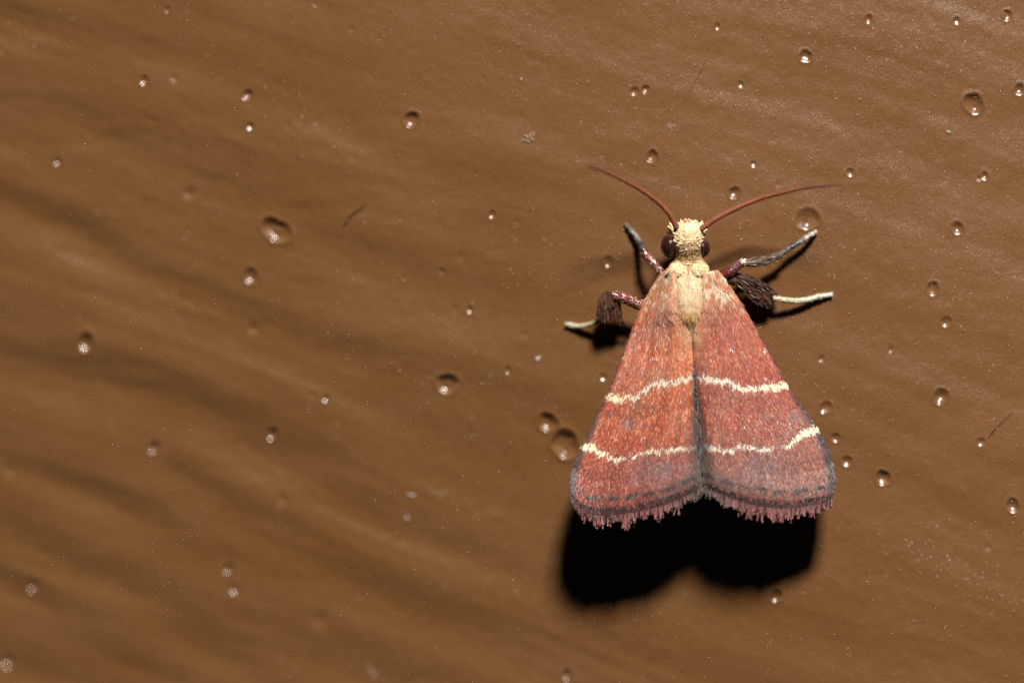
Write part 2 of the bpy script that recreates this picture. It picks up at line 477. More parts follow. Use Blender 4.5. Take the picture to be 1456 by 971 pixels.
def wing_fn(W):
    cur = {k: smooth_path(np.array(W[k], float) @ np.eye(2, 3), 160)[:, :2] for k in ('inner', 'costa', 'top', 'termen')}
    u = np.linspace(0, 1, 160)
    def c(k, t): return np.stack([np.interp(t, u, cur[k][:, 0]), np.interp(t, u, cur[k][:, 1])], -1)
    A, B, C, E = cur['inner'][0], cur['costa'][0], cur['inner'][-1], cur['costa'][-1]
    zi = np.array(W['zi']); zo = np.array(W['zo'])
    def f(s, t):
        s = np.asarray(s, float); t = np.asarray(t, float); s_ = s[..., None]; t_ = t[..., None]
        p = (1 - s_) * c('inner', t) + s_ * c('costa', t) + (1 - t_) * c('top', s) + t_ * c('termen', s) \
            - ((1 - s_) * (1 - t_) * A + s_ * (1 - t_) * B + (1 - s_) * t_ * C + s_ * t_ * E)
        z = (1 - s) * np.interp(t, zi[:, 0], zi[:, 1]) + s * np.interp(t, zo[:, 0], zo[:, 1])
        z = z + (0.30 - 0.06 * t) * np.sin(np.pi * np.clip(s, 0, 1) ** 0.62)                # vaulted across
        z = z - 0.26 * np.exp(-(s / 0.085) ** 2) * np.interp(t, [.3, .6, .85, 1], [0, 1, .6, .25])             # sinks into the slit between the wings
        z = z + 0.026 * np.sin(s * 26 + 1.5 * np.sin(t * 5)) * np.clip(t * 1.5, 0, 1) * np.clip(1.3 - t, 0, 1)   # faint veins
        z = z - 0.10 * np.clip((t - .9) / .1, 0, 1) ** 2
        return p, z
    return f

AM_L = [(855, 562), (862, 563), (880, 567), (905, 563), (917, 555), (930, 546), (955, 542), (975, 538), (992, 532)]
AM_R = [(984, 534), (1010, 540), (1030, 540), (1045, 548), (1058, 554), (1080, 551), (1100, 550), (1112, 547), (1124, 541)]
PM_L = [(815, 628), (825, 630), (840, 636), (850, 641), (862, 648), (880, 653), (900, 649), (915, 644), (935, 641), (955, 640), (975, 637), (992, 633)]
PM_R = [(1000, 633), (1007, 634), (1020, 636), (1035, 641), (1050, 635), (1070, 636), (1092, 637), (1110, 635), (1125, 629), (1138, 618), (1150, 612), (1170, 604)]

def mix(a, b, f):
    f = np.clip(f, 0, 1)[:, None]
    return a * (1 - f) + b * f

def wing_color(px, py, s, t, right, r, jit=1.0):
    """pigment of the scale that grows at (px, py), plus some painted-in shading"""
    n = len(px)
    rnd = r.random(n)
    nz = fbm(px * .03, py * .03, 51 + right, 3); nf = vnoise(px * .25, py * .12, 61 + right)
    red = lin((170, 76, 57)); org = lin((196, 112, 74)); pink = lin((172, 98, 88)); mauve = lin((150, 108, 108)); pale = lin((226, 168, 140)); grey = lin((92, 78, 78))
    c = np.tile(red, (n, 1))
    c = mix(c, np.tile(org, (n, 1)), np.exp(-((px - 975) / 42) ** 2) * np.clip((620 - py) / 150, 0, 1) * .55 + .18 * nz)
    c = mix(c, np.tile(pink, (n, 1)), (0.50 if right else 0.22) + .35 * np.clip((py - 640) / 60, 0, 1) * (1 - .6 * (px < 880)) + .25 * nz)
    # lilac-grey bloom below the outer band
    ctr = 1085 if right else 935
    c = mix(c, np.tile(lin((152, 118, 122)), (n, 1)), .7 * np.exp(-((px - ctr) / 42) ** 2 - ((py - 668) / 26) ** 2))
    # mauve shade beside the thorax
    sx = 1012 if right else 947
    c = mix(c, np.tile(mauve, (n, 1)), .4 * np.exp(-((px - sx) / 12) ** 2 - ((py - 440) / 26) ** 2))
    c = mix(c, np.tile(lin((165, 116, 110)), (n, 1)), .3 * np.exp(-((px - (1035 if right else 935)) / 24) ** 2 - ((py - 500) / 60) ** 2) * (0.5 + .8 * nz))
    # scatter of single scales in other tones
    f = jit
    c = mix(c, np.tile(pale, (n, 1)), f * ((rnd < .14) * .5))
    c = mix(c, np.tile(org * 1.15, (n, 1)), f * (((rnd > .14) & (rnd < .27)) * .65))
    c = mix(c, np.tile(grey, (n, 1)), f * (((rnd > .27) & (rnd < .27 + .13 + .14 * np.clip(nz, 0, 1))) * .65 * (.35 + .65 * np.clip((py - 470) / 130, 0, 1))))
    c = c * (1 + f * .22 * (r.random(n) - .5))[:, None] * (1 + .10 * nf)[:, None]
    vein = np.sin(s * 26 + 1.5 * np.sin(t * 5) + .4 * vnoise(t * 9, s * 3, 99))
    c = c * (1 - .16 * np.clip(-vein - .55, 0, 1) / .45 * np.clip(t * 3, 0, 1))[:, None]
    # warm, pale root to dull, dark hem: pigment plus shading put into the colour
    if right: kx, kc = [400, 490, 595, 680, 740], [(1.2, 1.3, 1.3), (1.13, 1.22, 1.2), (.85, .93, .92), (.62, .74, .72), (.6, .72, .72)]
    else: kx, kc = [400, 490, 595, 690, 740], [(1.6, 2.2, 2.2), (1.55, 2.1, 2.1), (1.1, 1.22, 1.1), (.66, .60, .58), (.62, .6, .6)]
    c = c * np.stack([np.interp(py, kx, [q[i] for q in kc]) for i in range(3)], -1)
    # pale gold shoulder with bright flecks
    sh = np.exp(-((py - 398) / 34) ** 2) * (.4 + .6 * r.random(n)) * (1 - .35 * s) + np.exp(-((s - .93) / .1) ** 2) * np.clip((500 - py) / 120, 0, 1) * (r.random(n) < .25) * .8
    c = mix(c, np.tile(lin((240, 190, 142)), (n, 1)), sh * .8)
    fl = fbm(px * .16, py * .16, 88 + right, 2) + .5 * np.exp(-((py - 398) / 14) ** 2)
    c = mix(c, np.tile(lin((255, 238, 208)), (n, 1)), (fl > .42) * np.clip((448 - py) / 28, 0, 1) * .85 * (r.random(n) < .85))
    c = mix(c, np.tile(lin((240, 214, 176)), (n, 1)), .8 * np.exp(-((px - 985) / 11) ** 2 - ((py - 474) / 17) ** 2) * (rnd > .25))
    c = mix(c, np.tile(lin((214, 158, 112)), (n, 1)), .5 * np.exp(-((px - 984) / 15) ** 2) * np.clip((525 - py) / 60, 0, 1))
    # grey spots
    for gx_, gy_, gr in [(893, 600, 9), (905, 575, 6), (868, 590, 4), (935, 668, 9), (950, 662, 8), (908, 668, 6), (1087, 640, 7), (1127, 597, 9), (1120, 612, 6), (1085, 590, 6), (1070, 655, 6)]:
        c = mix(c, np.tile(lin((112, 98, 100)), (n, 1)), .65 * np.exp(-((px - gx_) ** 2 + (py - gy_) ** 2) / gr ** 2) * (r.random(n) < .7))
    # cream bands
    band = np.zeros(n)
    for k, pts in enumerate((AM_R, PM_R) if right else (AM_L, PM_L)):
        pts = np.array(pts, float)
        d = py - np.interp(px, pts[:, 0], pts[:, 1]) + 3.2 * vnoise(px * .24, py * .05, 71 + k) + 3.6 * (r.random(n) - .5)
        e = np.clip((s - .62) / .3, 0, 1)
        w = (3.4 + 2.0 * e) if k == 0 else (2.4 + 3.2 * e)
        if k == 1:
            w = w * (1 - .95 * np.exp(-((px - (1104 if right else 893)) / (13 if right else 9)) ** 2)) - (.9 * (vnoise(px * .13, py * 0, 95 + right) > .25) * (s < .6))
        if k == 0 and not right:
            w = w * (1 - .45 * np.exp(-((px - 897) / 14) ** 2))
        on = 1 / (1 + np.exp((np.abs(d) - w) / .55))
        on = on * (r.random(n) < .88)
        cream = mix(np.tile(lin((232, 228, 208)), (n, 1)), np.tile(lin((248, 238, 200)), (n, 1)), e + .25 * (0 if right else 1) + .3 * (r.random(n) - .5))
        c = mix(c, cream, on); band = np.maximum(band, on)
    # slate rim along the costa
    rimw = .018 + .030 * np.clip((t - .45) / .45, 0, 1) + (.018 * np.clip((t - .6) / .3, 0, 1) if right else 0)
    c = mix(c, np.tile(lin((54, 48, 51)), (n, 1)), .92 / (1 + np.exp(-(s - 1 + rimw) / .009)) * np.clip((t - .16) / .15, 0, 1) * (1 - .9 * band))
    # slit and brown-grey inner margin
    iw = np.clip((t - .40) / .60, 0, 1) * .135 + .012
    slit = np.exp(-(s / iw) ** 2) * np.clip((t - .36) / .18, 0, 1)
    c = mix(c, np.tile(lin((86, 78, 74)), (n, 1)) * (1 + .5 * (r.random(n) - .5))[:, None], slit * 1.05)
    c = mix(c, np.tile(lin((112, 92, 86)), (n, 1)), .7 * np.clip((t - .84) / .10, 0, 1) * np.exp(-((s - .1) / .24) ** 2))
    # terminal lines: broken slate line, pink, slate band
    q = t + .006 * vnoise(px * .12, py * .02, 81)
    brk = np.clip(.95 + .75 * np.sin(px * 2 * np.pi / 27 + right + vnoise(px * .05, py * 0, 83)), 0, 1)
    c = mix(c, np.tile(lin((58, 50, 54)), (n, 1)), 1.0 * np.exp(-((q - .912) / .010) ** 2) * brk)
    c = mix(c, np.tile(lin((46, 37, 38)), (n, 1)), .95 / (1 + np.exp(-(q - .946) / .008)) * (.75 + .35 * r.random(n)))
    return np.clip(c, 0.004, .92)

def surf(f, s, t):
    p, z = f(s, t)
    return P(p[..., 0], p[..., 1], z)

def build_wing(W, right, seed):
    r = np.random.default_rng(seed)
    f = wing_fn(W)
    ns, nt_ = 44, 90
    S, T = np.meshgrid(np.linspace(0, 1, ns), np.linspace(0, 1, nt_), indexing='ij')
    p, z = f(S.ravel(), T.ravel())
    V = P(p[:, 0], p[:, 1], z)
    i = np.arange(ns - 1)[:, None] * nt_; j = np.arange(nt_ - 1)[None]
    F = np.stack([i + j, i + nt_ + j, i + nt_ + j + 1, i + j + 1], -1).reshape(-1, 4)
    if not right: F = F[:, ::-1]
    # a second skin under the first, closed at the rim
    n = len(V)
    V2 = V - np.array([0, 0, .035])
    rim = np.r_[np.arange(ns) * nt_, (ns - 1) * nt_ + np.arange(1, nt_), (np.arange(ns - 1)[::-1]) * nt_ + nt_ - 1, np.arange(1, nt_ - 1)[::-1]]
    rn = np.roll(rim, -1)
    R_ = np.stack([rim, rn, rn + n, rim + n], -1)
    if right: R_ = R_[:, ::-1]
    me = mesh_np('forewing', np.vstack([V, V2]), np.vstack([F, F[:, ::-1] + n, R_]))
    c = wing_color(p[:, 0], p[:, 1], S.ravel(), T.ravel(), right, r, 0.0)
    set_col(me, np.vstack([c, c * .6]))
    wing = part('forewing', me, MEMBRANE, label=('right' if right else 'left') + ' forewing on the photo, brick red with two cream bands')
    # overlapping scales
    n = 30000
    s = r.random(n); t = r.random(n)
    # more where the wing is wide
    wid = np.linalg.norm(f(np.ones(200), np.linspace(0, 1, 200))[0] - f(np.zeros(200), np.linspace(0, 1, 200))[0], axis=1)
    keep = r.random(n) < np.interp(t, np.linspace(0, 1, 200), wid / wid.max())
    s, t = s[keep], t[keep]
    s = np.clip(s, .002, .998); t = np.clip(t, .002, .995)
    p, z = f(s, t); B = P(p[:, 0], p[:, 1], z)
    e = 1e-3
    dT = surf(f, s, np.minimum(t + e, 1)) - surf(f, s, np.maximum(t - e, 0)); dS = surf(f, np.minimum(s + e, 1), t) - surf(f, np.maximum(s - e, 0), t)
    N = np.cross(dS, dT); N *= np.sign(N[:, 2:3]); N /= np.linalg.norm(N, axis=1)[:, None]
    dT /= np.linalg.norm(dT, axis=1)[:, None]
    side = np.cross(N, dT)
    Td = dT + side * r.normal(0, .20, len(s))[:, None]
    Nj = N + side * r.normal(0, .17, len(s))[:, None] + dT * r.normal(0, .08, len(s))[:, None]
    basal = np.clip((.5 - t) / .4, 0, 1)
    L = (.115 + .07 * basal) * r.uniform(.75, 1.3, len(s)); Wd = (.040 - .012 * basal) * r.uniform(.7, 1.25, len(s))
    lift = r.uniform(.03, .15, len(s))
    Vc, Fc, m = cards(B + N * .006, Td, Nj, L, Wd, lift, bend=.08)
    me = mesh_np('scale_cover', Vc, Fc, smooth=False)
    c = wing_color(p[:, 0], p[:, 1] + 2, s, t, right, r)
    # a few bare scales, the glint of the flash put into their white colour
    for wx, wy in (((1037, 492), (1040, 497), (1010, 508), (1086, 536), (1057, 606), (1084, 495)) if right else ((872, 577), (974, 551), (933, 490), (930, 508))):
        j = np.argsort((p[:, 0] - wx) ** 2 + (p[:, 1] - wy) ** 2)[:3]
        c[j] = .9
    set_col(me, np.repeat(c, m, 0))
    part('scale_cover', me, SCALE, wing, kind='stuff')
    # rim hairs along the costa
    n = 520
    t = r.random(n) * .97 + .02; s = np.full(n, .992)
    p, z = f(s, t); B = P(p[:, 0], p[:, 1], z)
    dT = surf(f, s, np.minimum(t + e, 1)) - surf(f, s, np.maximum(t - e, 0)); dT /= np.linalg.norm(dT, axis=1)[:, None]
    out = np.stack([np.full(n, 1.0 if right else -1.0), np.full(n, -.1), np.full(n, -.35)], -1)
    Td = dT + out * r.uniform(.05, .35, n)[:, None]
    Vc, Fc, m = cards(B, Td, np.stack([r.normal(0, .5, n), r.normal(0, .5, n), np.ones(n)], -1), r.uniform(.08, .15, n), r.uniform(.02, .035, n), .05)
    me = mesh_np('costal_scales', Vc, Fc, smooth=False)
    cc = lin((64, 56, 60)) * np.ones((n, 1)) * r.uniform(.6, 1.4, n)[:, None]
    cc = mix(cc, np.tile(lin((190, 90, 70)), (n, 1)), (r.random(n) < .4 * (t < .6)) * .8)
    set_col(me, np.repeat(cc, m, 0))
    part('costal_scales', me, SCALE, wing, kind='stuff')
    # fringe of club-ended scales, in two layers
    Vs, Fs, Cs = [], [], []
    off = 0
    for layer, (cnt, l0, w0, dz) in enumerate([(300, .28, .036, 0.0), (190, .21, .040, .02), (330, .09, .04, .03)]):
        s = np.sort(r.random(cnt)); 
        gapn = vnoise(s * 34, s * 0 + layer, 301 + seed)
        ok = (gapn > -.5) if layer == 0 else np.ones(cnt, bool)
        s = s[ok]; gapn = gapn[ok]; k = len(s)
        t = np.full(k, .985 if layer < 2 else .955)
        p, z = f(s, t); B = P(p[:, 0], p[:, 1], z)
        dT = surf(f, s, np.ones(k)) - surf(f, s, np.full(k, .985)); dT /= np.linalg.norm(dT, axis=1)[:, None]
        dn = np.array([0, -1, -.12])
        Td = dT * .35 + dn * .65 + np.stack([r.normal(0, .12, k), np.zeros(k), r.normal(0, .12, k)], -1)
        shape = np.clip(np.sin(np.pi * np.clip(s, 0, 1)) * 1.9, .25, 1)
        clump = 1 + .5 * vnoise(s * 40, s * 0, 311 + seed) + .12 * gapn
        L = l0 * r.uniform(.72, 1.18, k) * clump * (.55 + .45 * shape) * (1 if layer != 2 else 1)
        Nn = np.stack([r.normal(0, .45, k), np.full(k, .15), np.ones(k)], -1)
        prof = ((0, .55), (.45, .6), (.74, .8), (.88, 1.25), (.96, 1.0), (1.0, .35)) if layer < 2 else ((0, .5), (.5, 1), (.9, .8), (1, .4))
        Vc, Fc, m = cards(B + np.array([0, 0, dz]), Td, Nn, L, w0 * r.uniform(.75, 1.3, k), r.normal(.02, .08, k), prof)
        inn = np.exp(-(s / .3) ** 2)
        if layer < 2:
            cc = mix(np.tile(lin((148, 92, 90)), (k, 1)), np.tile(lin((118, 94, 90)), (k, 1)), inn + .4 * (r.random(k) - .3))
            cc = cc * r.uniform(.75, 1.2, k)[:, None]
        else:
            cc = lin((60, 50, 50)) * np.ones((k, 1)) * r.uniform(.7, 1.4, k)[:, None]
            cc = mix(cc, np.tile(lin((180, 96, 84)), (k, 1)), (r.random(k) < .25) * .7)
        Vs.append(Vc); Fs.append(Fc + off); Cs.append(np.repeat(cc, m, 0)); off += len(Vc)
    me = mesh_np('fringe', np.vstack(Vs), np.vstack(Fs), smooth=False)
    set_col(me, np.vstack(Cs))
    part('fringe', me, SCALE, wing, kind='stuff')
    # long greyish hairs lining the slit
    n = 420
    t = r.uniform(.42, .99, n); s = np.abs(r.normal(0, .05, n)) * (t - .2)
    p, z = f(s, t); B = P(p[:, 0], p[:, 1], z)
    Td = np.stack([r.normal(0, .18, n) + (.10 if right else -.10), -np.ones(n), r.normal(.05, .1, n)], -1)
    Vc, Fc, m = cards(B, Td, np.stack([r.normal(0, .6, n), np.zeros(n), np.ones(n)], -1), r.uniform(.15, .32, n), r.uniform(.012, .024, n), .05)
    me = mesh_np('inner_hairs', Vc, Fc, smooth=False)
    set_col(me, np.repeat(lin((104, 94, 88)) * np.ones((n, 1)) * r.uniform(.35, 1.6, n)[:, None], m, 0))
    part('inner_hairs', me, SCALE, wing, kind='stuff')
    return wing

build_wing(LEFT, 0, 101)
build_wing(RIGHT, 1, 202)

# ---- body: head, neck, thorax and abdomen as one skin
BODY = np.array([  # py, cx, half width, top z, bottom z
    (313, 977, 3, .62, .45), (317, 977, 11, .80, .28), (322, 978, 17, .95, .15), (330, 979, 20, 1.08, .05), (342, 979, 21, 1.16, .0),
    (354, 979, 21, 1.12, .0), (363, 980, 20, 1.02, .05), (369, 980, 21, .98, .05), (376, 979, 27, 1.12, -.05), (388, 979, 30, 1.30, -.1),
    (402, 980, 31, 1.42, -.15), (425, 980, 31, 1.47, -.2), (448, 981, 30, 1.42, -.25), (466, 983, 30, 1.22, -.28), (520, 986, 40, .70, -.35),
    (600, 990, 34, .55, -.35), (660, 995, 22, .55, -.2), (686, 998, 6, .5, .1)])
bp = smooth_path(np.c_[BODY[:, 1], BODY[:, 0], BODY[:, 2], BODY[:, 3], BODY[:, 4]], 110)
K = 40
th = np.arange(K) * 2 * np.pi / K
Vb, pxs, pys, ang = [], [], [], []
for cx, py, hw, zt, zb in bp:
    zc, hz = (zt + zb) / 2, max((zt - zb) / 2, .05)
    ce, se = np.cos(th), np.sin(th)
    ex = .85
    X = cx + hw * np.sign(ce) * np.abs(ce) ** ex; Zz = zc + hz * np.sign(se) * np.abs(se) ** ex
    Vb.append(P(X, np.full(K, py), Zz)); pxs.append(X); pys.append(np.full(K, py)); ang.append(se)
Vb = np.vstack(Vb); pxs = np.concatenate(pxs); pys = np.concatenate(pys); ang = np.concatenate(ang)
nb = len(bp)
i = np.arange(nb - 1)[:, None] * K; j = np.arange(K)[None]; j2 = (j + 1) % K
Fb = np.stack([i + j, i + j2, i + K + j2, i + K + j], -1).reshape(-1, 4)[:, ::-1]
capv = np.vstack([Vb[:K].mean(0), Vb[-K:].mean(0)]); a = len(Vb)
tri = np.vstack([np.stack([np.full(K, a), np.arange(K), (np.arange(K) + 1) % K], -1)[:, ::-1], np.stack([np.full(K, a + 1), (nb - 1) * K + (np.arange(K) + 1) % K, (nb - 1) * K + np.arange(K)], -1)[:, ::-1]])

def body_color(px, py, r):
    n = len(px)
    c = np.tile(lin((224, 192, 148)), (n, 1))
    c = mix(c, np.tile(lin((236, 210, 164)), (n, 1)), np.exp(-((py - 328) / 10) ** 2))
    c = mix(c, np.tile(lin((222, 176, 120)), (n, 1)), np.exp(-((py - 370) / 10) ** 2) * .8)
    c = mix(c, np.tile(lin((226, 190, 154)), (n, 1)), np.exp(-((py - 420) / 18) ** 2) * .9)
    c = mix(c, np.tile(lin((216, 158, 94)), (n, 1)), np.exp(-((py - 449) / 12) ** 2) * .9)
    side = np.clip((np.abs(px - 980) - 17) / 5, 0, 1) * (py > 396)
    c = mix(c, np.tile(lin((196, 110, 84)), (n, 1)), side * .8)
    side2 = np.clip((np.abs(px - 980) - 22) / 6, 0, 1) * (py > 366) * (py <= 396)
    c = mix(c, np.tile(lin((204, 130, 104)), (n, 1)), side2 * .7)
    c = mix(c, np.tile(lin((120, 90, 84)), (n, 1)), np.clip((py - 480) / 40, 0, 1))
    return c * (1 + .25 * (r.random(n) - .5))[:, None]
def hcol(px, py, r):
    c = body_color(px, py, r)
    n = len(px)
    c = mix(c, np.tile(lin((252, 232, 184)), (n, 1)), (r.random(n) < .3) * .7)
    # folds across the nape
    for ly, bow in ((355, 4), (361, 3), (367, 3)):
        dl = py - (ly + bow * ((px - 979) / 18) ** 2 + 1.2 * vnoise(px * .12, py * 0, 33))
        c = mix(c, np.tile(lin((128, 88, 50)), (n, 1)), .75 * np.exp(-(dl / 1.3) ** 2))
    # pale rim round the thorax disc
    c = mix(c, np.tile(lin((252, 232, 196)), (n, 1)), .8 * np.exp(-((py - 400) / 4) ** 2) + .55 * np.clip((np.abs(px - 981) - 14) / 3, 0, 1) * (py > 400) * (py < 445))
    # brown seam round the thorax disc and between the collar lobes
    hw_ = np.interp(py, [398, 402, 440, 455, 463], [15, 16.5, 14.5, 11, 2])
    c = mix(c, np.tile(lin((138, 88, 60)), (n, 1)), .5 * np.exp(-((np.abs(px - 981) - hw_ - 1.5) / 1.4) ** 2) * (py > 404) * (py < 468))
    c = mix(c, np.tile(lin((150, 92, 56)), (n, 1)), .7 * np.exp(-((px - 978.5) / 2.2) ** 2) * (py > 370) * (py < 396))
    c = mix(c, np.tile(lin((190, 120, 84)), (n, 1)), .6 * np.exp(-((py - 398) / 1.6) ** 2))
    # dark parting at the nape
    dk = np.exp(-((px - 976) / 5) ** 2 - ((py - 371) / 4) ** 2)
    c = mix(c, np.tile(lin((96, 62, 44)), (n, 1)), dk * .9 + (r.random(n) < .05) * .4 * (np.abs(py - 368) < 7))
    return c
me = mesh_np('body', np.vstack([Vb, capv]), [Fb, tri])
cb = hcol(pxs, pys, rng)
set_col(me, np.vstack([cb, cb[:1], cb[-1:]]))
body = part('body', me, VELVET, label='cream furry head and thorax')

def body_point(px, py):
    """top of the body at (px, py)"""
    cx = np.interp(py, bp[:, 1], bp[:, 0]); hw = np.interp(py, bp[:, 1], bp[:, 2]); zt = np.interp(py, bp[:, 1], bp[:, 3]); zb = np.interp(py, bp[:, 1], bp[:, 4])
    ce = np.clip(np.abs((px - cx) / hw), 0, .995) ** (1 / .85)
    return (zt + zb) / 2 + (zt - zb) / 2 * np.sqrt(1 - ce ** 2) ** .85

def fur(name, n, region, direc, L, W, lift, seed, colf, spread=.25):
    r = np.random.default_rng(seed)
    px = np.empty(0); py = np.empty(0)
    while len(px) < n:
        a_ = r.uniform(935, 1025, 6000); b_ = r.uniform(312, 472, 6000)
        m = region(a_, b_); px = np.r_[px, a_[m]]; py = np.r_[py, b_[m]]
    px, py = px[:n], py[:n]
    z = body_point(px, py); B = P(px, py, z)
    e = .6
    gxz = (body_point(px + e, py) - body_point(px - e, py)) / (2 * e / 50); gyz = (body_point(px, py - e) - body_point(px, py + e)) / (2 * e / 50)
    gxz = np.clip(gxz, -2.5, 2.5); gyz = np.clip(gyz, -2.5, 2.5)
    N = np.stack([-gxz, -gyz, np.ones(n)], -1); N /= np.linalg.norm(N, axis=1)[:, None]
    d = direc(px, py, r); d = np.stack([d[0], d[1], d[0] * gxz + d[1] * gyz], -1)
    d /= np.linalg.norm(d, axis=1)[:, None]
    d = d + r.normal(0, spread, (n, 3))
    N = N + r.normal(0, .07, (n, 3))
    Vc, Fc, m = cards(B - N * .01, d, N, L * r.uniform(.6, 1.35, n), W * r.uniform(.7, 1.3, n), lift * r.uniform(.4, 1.5, n), ((0, .8), (.5, 1), (.9, .7), (1, .3)), bend=lift * .35)
    me = mesh_np(name, Vc, Fc, smooth=True)
    set_col(me, np.repeat(np.clip(colf(px, py, r), .004, .92), m, 0))
    return part(name, me, FUR, body, kind='stuff')

fur('crown_tuft', 650, lambda x, y: (((x - 978) / 22) ** 2 + ((y - 331) / 16) ** 2 < 1) & (y > 314),
    lambda x, y, r: ((x - 978) / 18 + r.normal(0, .2, len(x)), -(y - 344) / 15 + r.normal(0, .2, len(x))), .17, .050, .16, 1, hcol, .12)
fur('head_fur', 420, lambda x, y: (np.abs(x - 979) < 20.5 - .004 * (y - 350) ** 2) & (y > 340) & (y < 375),
    lambda x, y, r: (-np.sign(x - 979) * .9, -.28 + .35 * np.abs(x - 979) / 20 * np.ones(len(x))), .24, .024, .04, 2, hcol, .06)
fur('thorax_fur', 420, lambda x, y: (np.abs(x - 981) < np.interp(y, [372, 384, 398, 402, 440, 455, 463], [20, 26, 24, 17, 15, 12, 5])) & (y > 374) & (y < 463),
    lambda x, y, r: ((x - 981) / 160, -np.ones(len(x))), .26, .020, .02, 3, hcol, .04)

# ---- collar lobes
def pad(name, cx, cy, rx, ry, z, h, col, mat, rot=0, seed=0, label=None, fur_n=0, fl=.16):
    r = np.random.default_rng(seed)
    nr, na = 9, 28
    V = [[0, 0, h]]
    for q in range(1, nr + 1):
        rr = q / nr
        for k in range(na):
            a_ = 2 * math.pi * k / na
            wob = 1 + .05 * math.sin(3 * a_ + seed) + .03 * math.sin(5 * a_ + seed * 2)
            V.append([rr * math.cos(a_) * wob, rr * math.sin(a_) * wob, h * math.sqrt(max(0, 1 - rr ** 2.2))])
    V.append([0, 0, -h * .5])
    V = np.array(V); c, s_ = math.cos(rot), math.sin(rot)
    ex = V[:, 0] * rx; ey = V[:, 1] * ry
    px = cx + ex * c - ey * s_; py = cy + ex * s_ + ey * c
    W_ = P(px, py, z + V[:, 2])
    F3 = [[0, 1 + k, 1 + (k + 1) % na] for k in range(na)]
    F4 = []
    for q in range(nr - 1):
        for k in range(na):
            b0 = 1 + q * na
            F4.append([b0 + k, b0 + na + k, b0 + na + (k + 1) % na, b0 + (k + 1) % na])
    b0 = 1 + (nr - 1) * na
    F3 += [[b0 + k, len(V) - 1, b0 + (k + 1) % na] for k in range(na)]
    F3 = np.array(F3)[:, ::-1]; F4 = np.array(F4)[:, ::-1]
    me = mesh_np(name, W_, [F4, F3])
    cc = np.tile(lin(col), (len(V), 1)) * (1 + .2 * (r.random(len(V)) - .5))[:, None]
    set_col(me, cc)
    o = part(name, me, mat, label=label)
    if fur_n:
        n = fur_n
        rr = np.sqrt(r.random(n)) * .93; a_ = r.random(n) * 2 * np.pi
        vx, vy = rr * np.cos(a_), rr * np.sin(a_); vz = h * np.sqrt(1 - rr ** 2.2)
        ex = vx * rx; ey = vy * ry
        qx = cx + ex * c - ey * s_; qy = cy + ex * s_ + ey * c
        B = P(qx, qy, z + vz)
        N = np.stack([vx * c * h * 1.2, -vy * h * 1.2, np.full(n, .35)], -1) + r.normal(0, .1, (n, 3)); N /= np.linalg.norm(N, axis=1)[:, None]
        g = -h * 1.1 * rr ** .2 / np.sqrt(1 - rr ** 2.2 + .18)          # slope of the dome along its radius
        ux, uy = vx / (rr + 1e-6), vy / (rr + 1e-6)
        dvx, dvy = vx * .4 + r.normal(0, .15, n), np.ones(n)                 # towards the tail
        dz_ = g * (ux * dvx + uy * dvy)
        d = np.stack([(dvx * rx * c - dvy * ry * s_) / 50, -(dvx * rx * s_ + dvy * ry * c) / 50, dz_], -1)
        d /= np.linalg.norm(d, axis=1)[:, None]
        N = np.stack([-g * ux * 50 / rx, g * uy * 50 / ry, np.ones(n)], -1)
        N = N / np.linalg.norm(N, axis=1)[:, None] + r.normal(0, .1, (n, 3))
        Vc, Fc, m = cards(B - N * .005, d, N, fl * r.uniform(.6, 1.3, n), .032 * r.uniform(.7, 1.3, n), .10 * r.uniform(.3, 1.5, n), bend=.06)
        me = mesh_np('lobe_scales', Vc, Fc, smooth=False)
        cc = np.tile(lin(col), (n, 1)) * r.uniform(.8, 1.15, n)[:, None]
        cc = mix(cc, np.tile(lin((255, 246, 222)), (n, 1)), (vy > .1) * (r.random(n) < .8) * .85)
        cc = mix(cc, np.tile(lin((222, 164, 112)), (n, 1)), (rr > .8) * (r.random(n) < .45) * .8)
        set_col(me, np.repeat(np.clip(cc, 0, .92), m, 0))
        part('lobe_scales', me, FUR, o, kind='stuff')
    return o
pad('collar_lobe', 963, 386, 15, 13, 1.16, .2, (246, 216, 168), VELVET, .25, 1, fur_n=260, fl=.13)
pad('collar_lobe', 994, 386, 15, 13, 1.16, .2, (246, 216, 168), VELVET, -.25, 2, fur_n=260, fl=.13)

# ---- eyes
def eye_material():
    m, nt, b = new_mat('compound_eye')
    tc = nt.nodes.new('ShaderNodeTexCoord')
    v = nt.nodes.new('ShaderNodeTexVoronoi'); v.inputs['Scale'].default_value = 42
    nt.links.new(tc.outputs['Object'], v.inputs['Vector'])
    cr = nt.nodes.new('ShaderNodeValToRGB')
    cr.color_ramp.elements[0].color = (.055, .018, .014, 1); cr.color_ramp.elements[1].color = (.024, .008, .007, 1)
    nt.links.new(v.outputs['Distance'], cr.inputs['Fac']); nt.links.new(cr.outputs['Color'], b.inputs['Base Color'])
    bpn = nt.nodes.new('ShaderNodeBump'); bpn.inputs['Strength'].default_value = .35; bpn.inputs['Distance'].default_value = .01; bpn.invert = True
    nt.links.new(v.outputs['Distance'], bpn.inputs['Height']); nt.links.new(bpn.outputs['Normal'], b.inputs['Normal'])
    b.inputs['Roughness'].default_value = .2
    b.inputs['Specular IOR Level'].default_value = .4
    return m
EYE = eye_material()
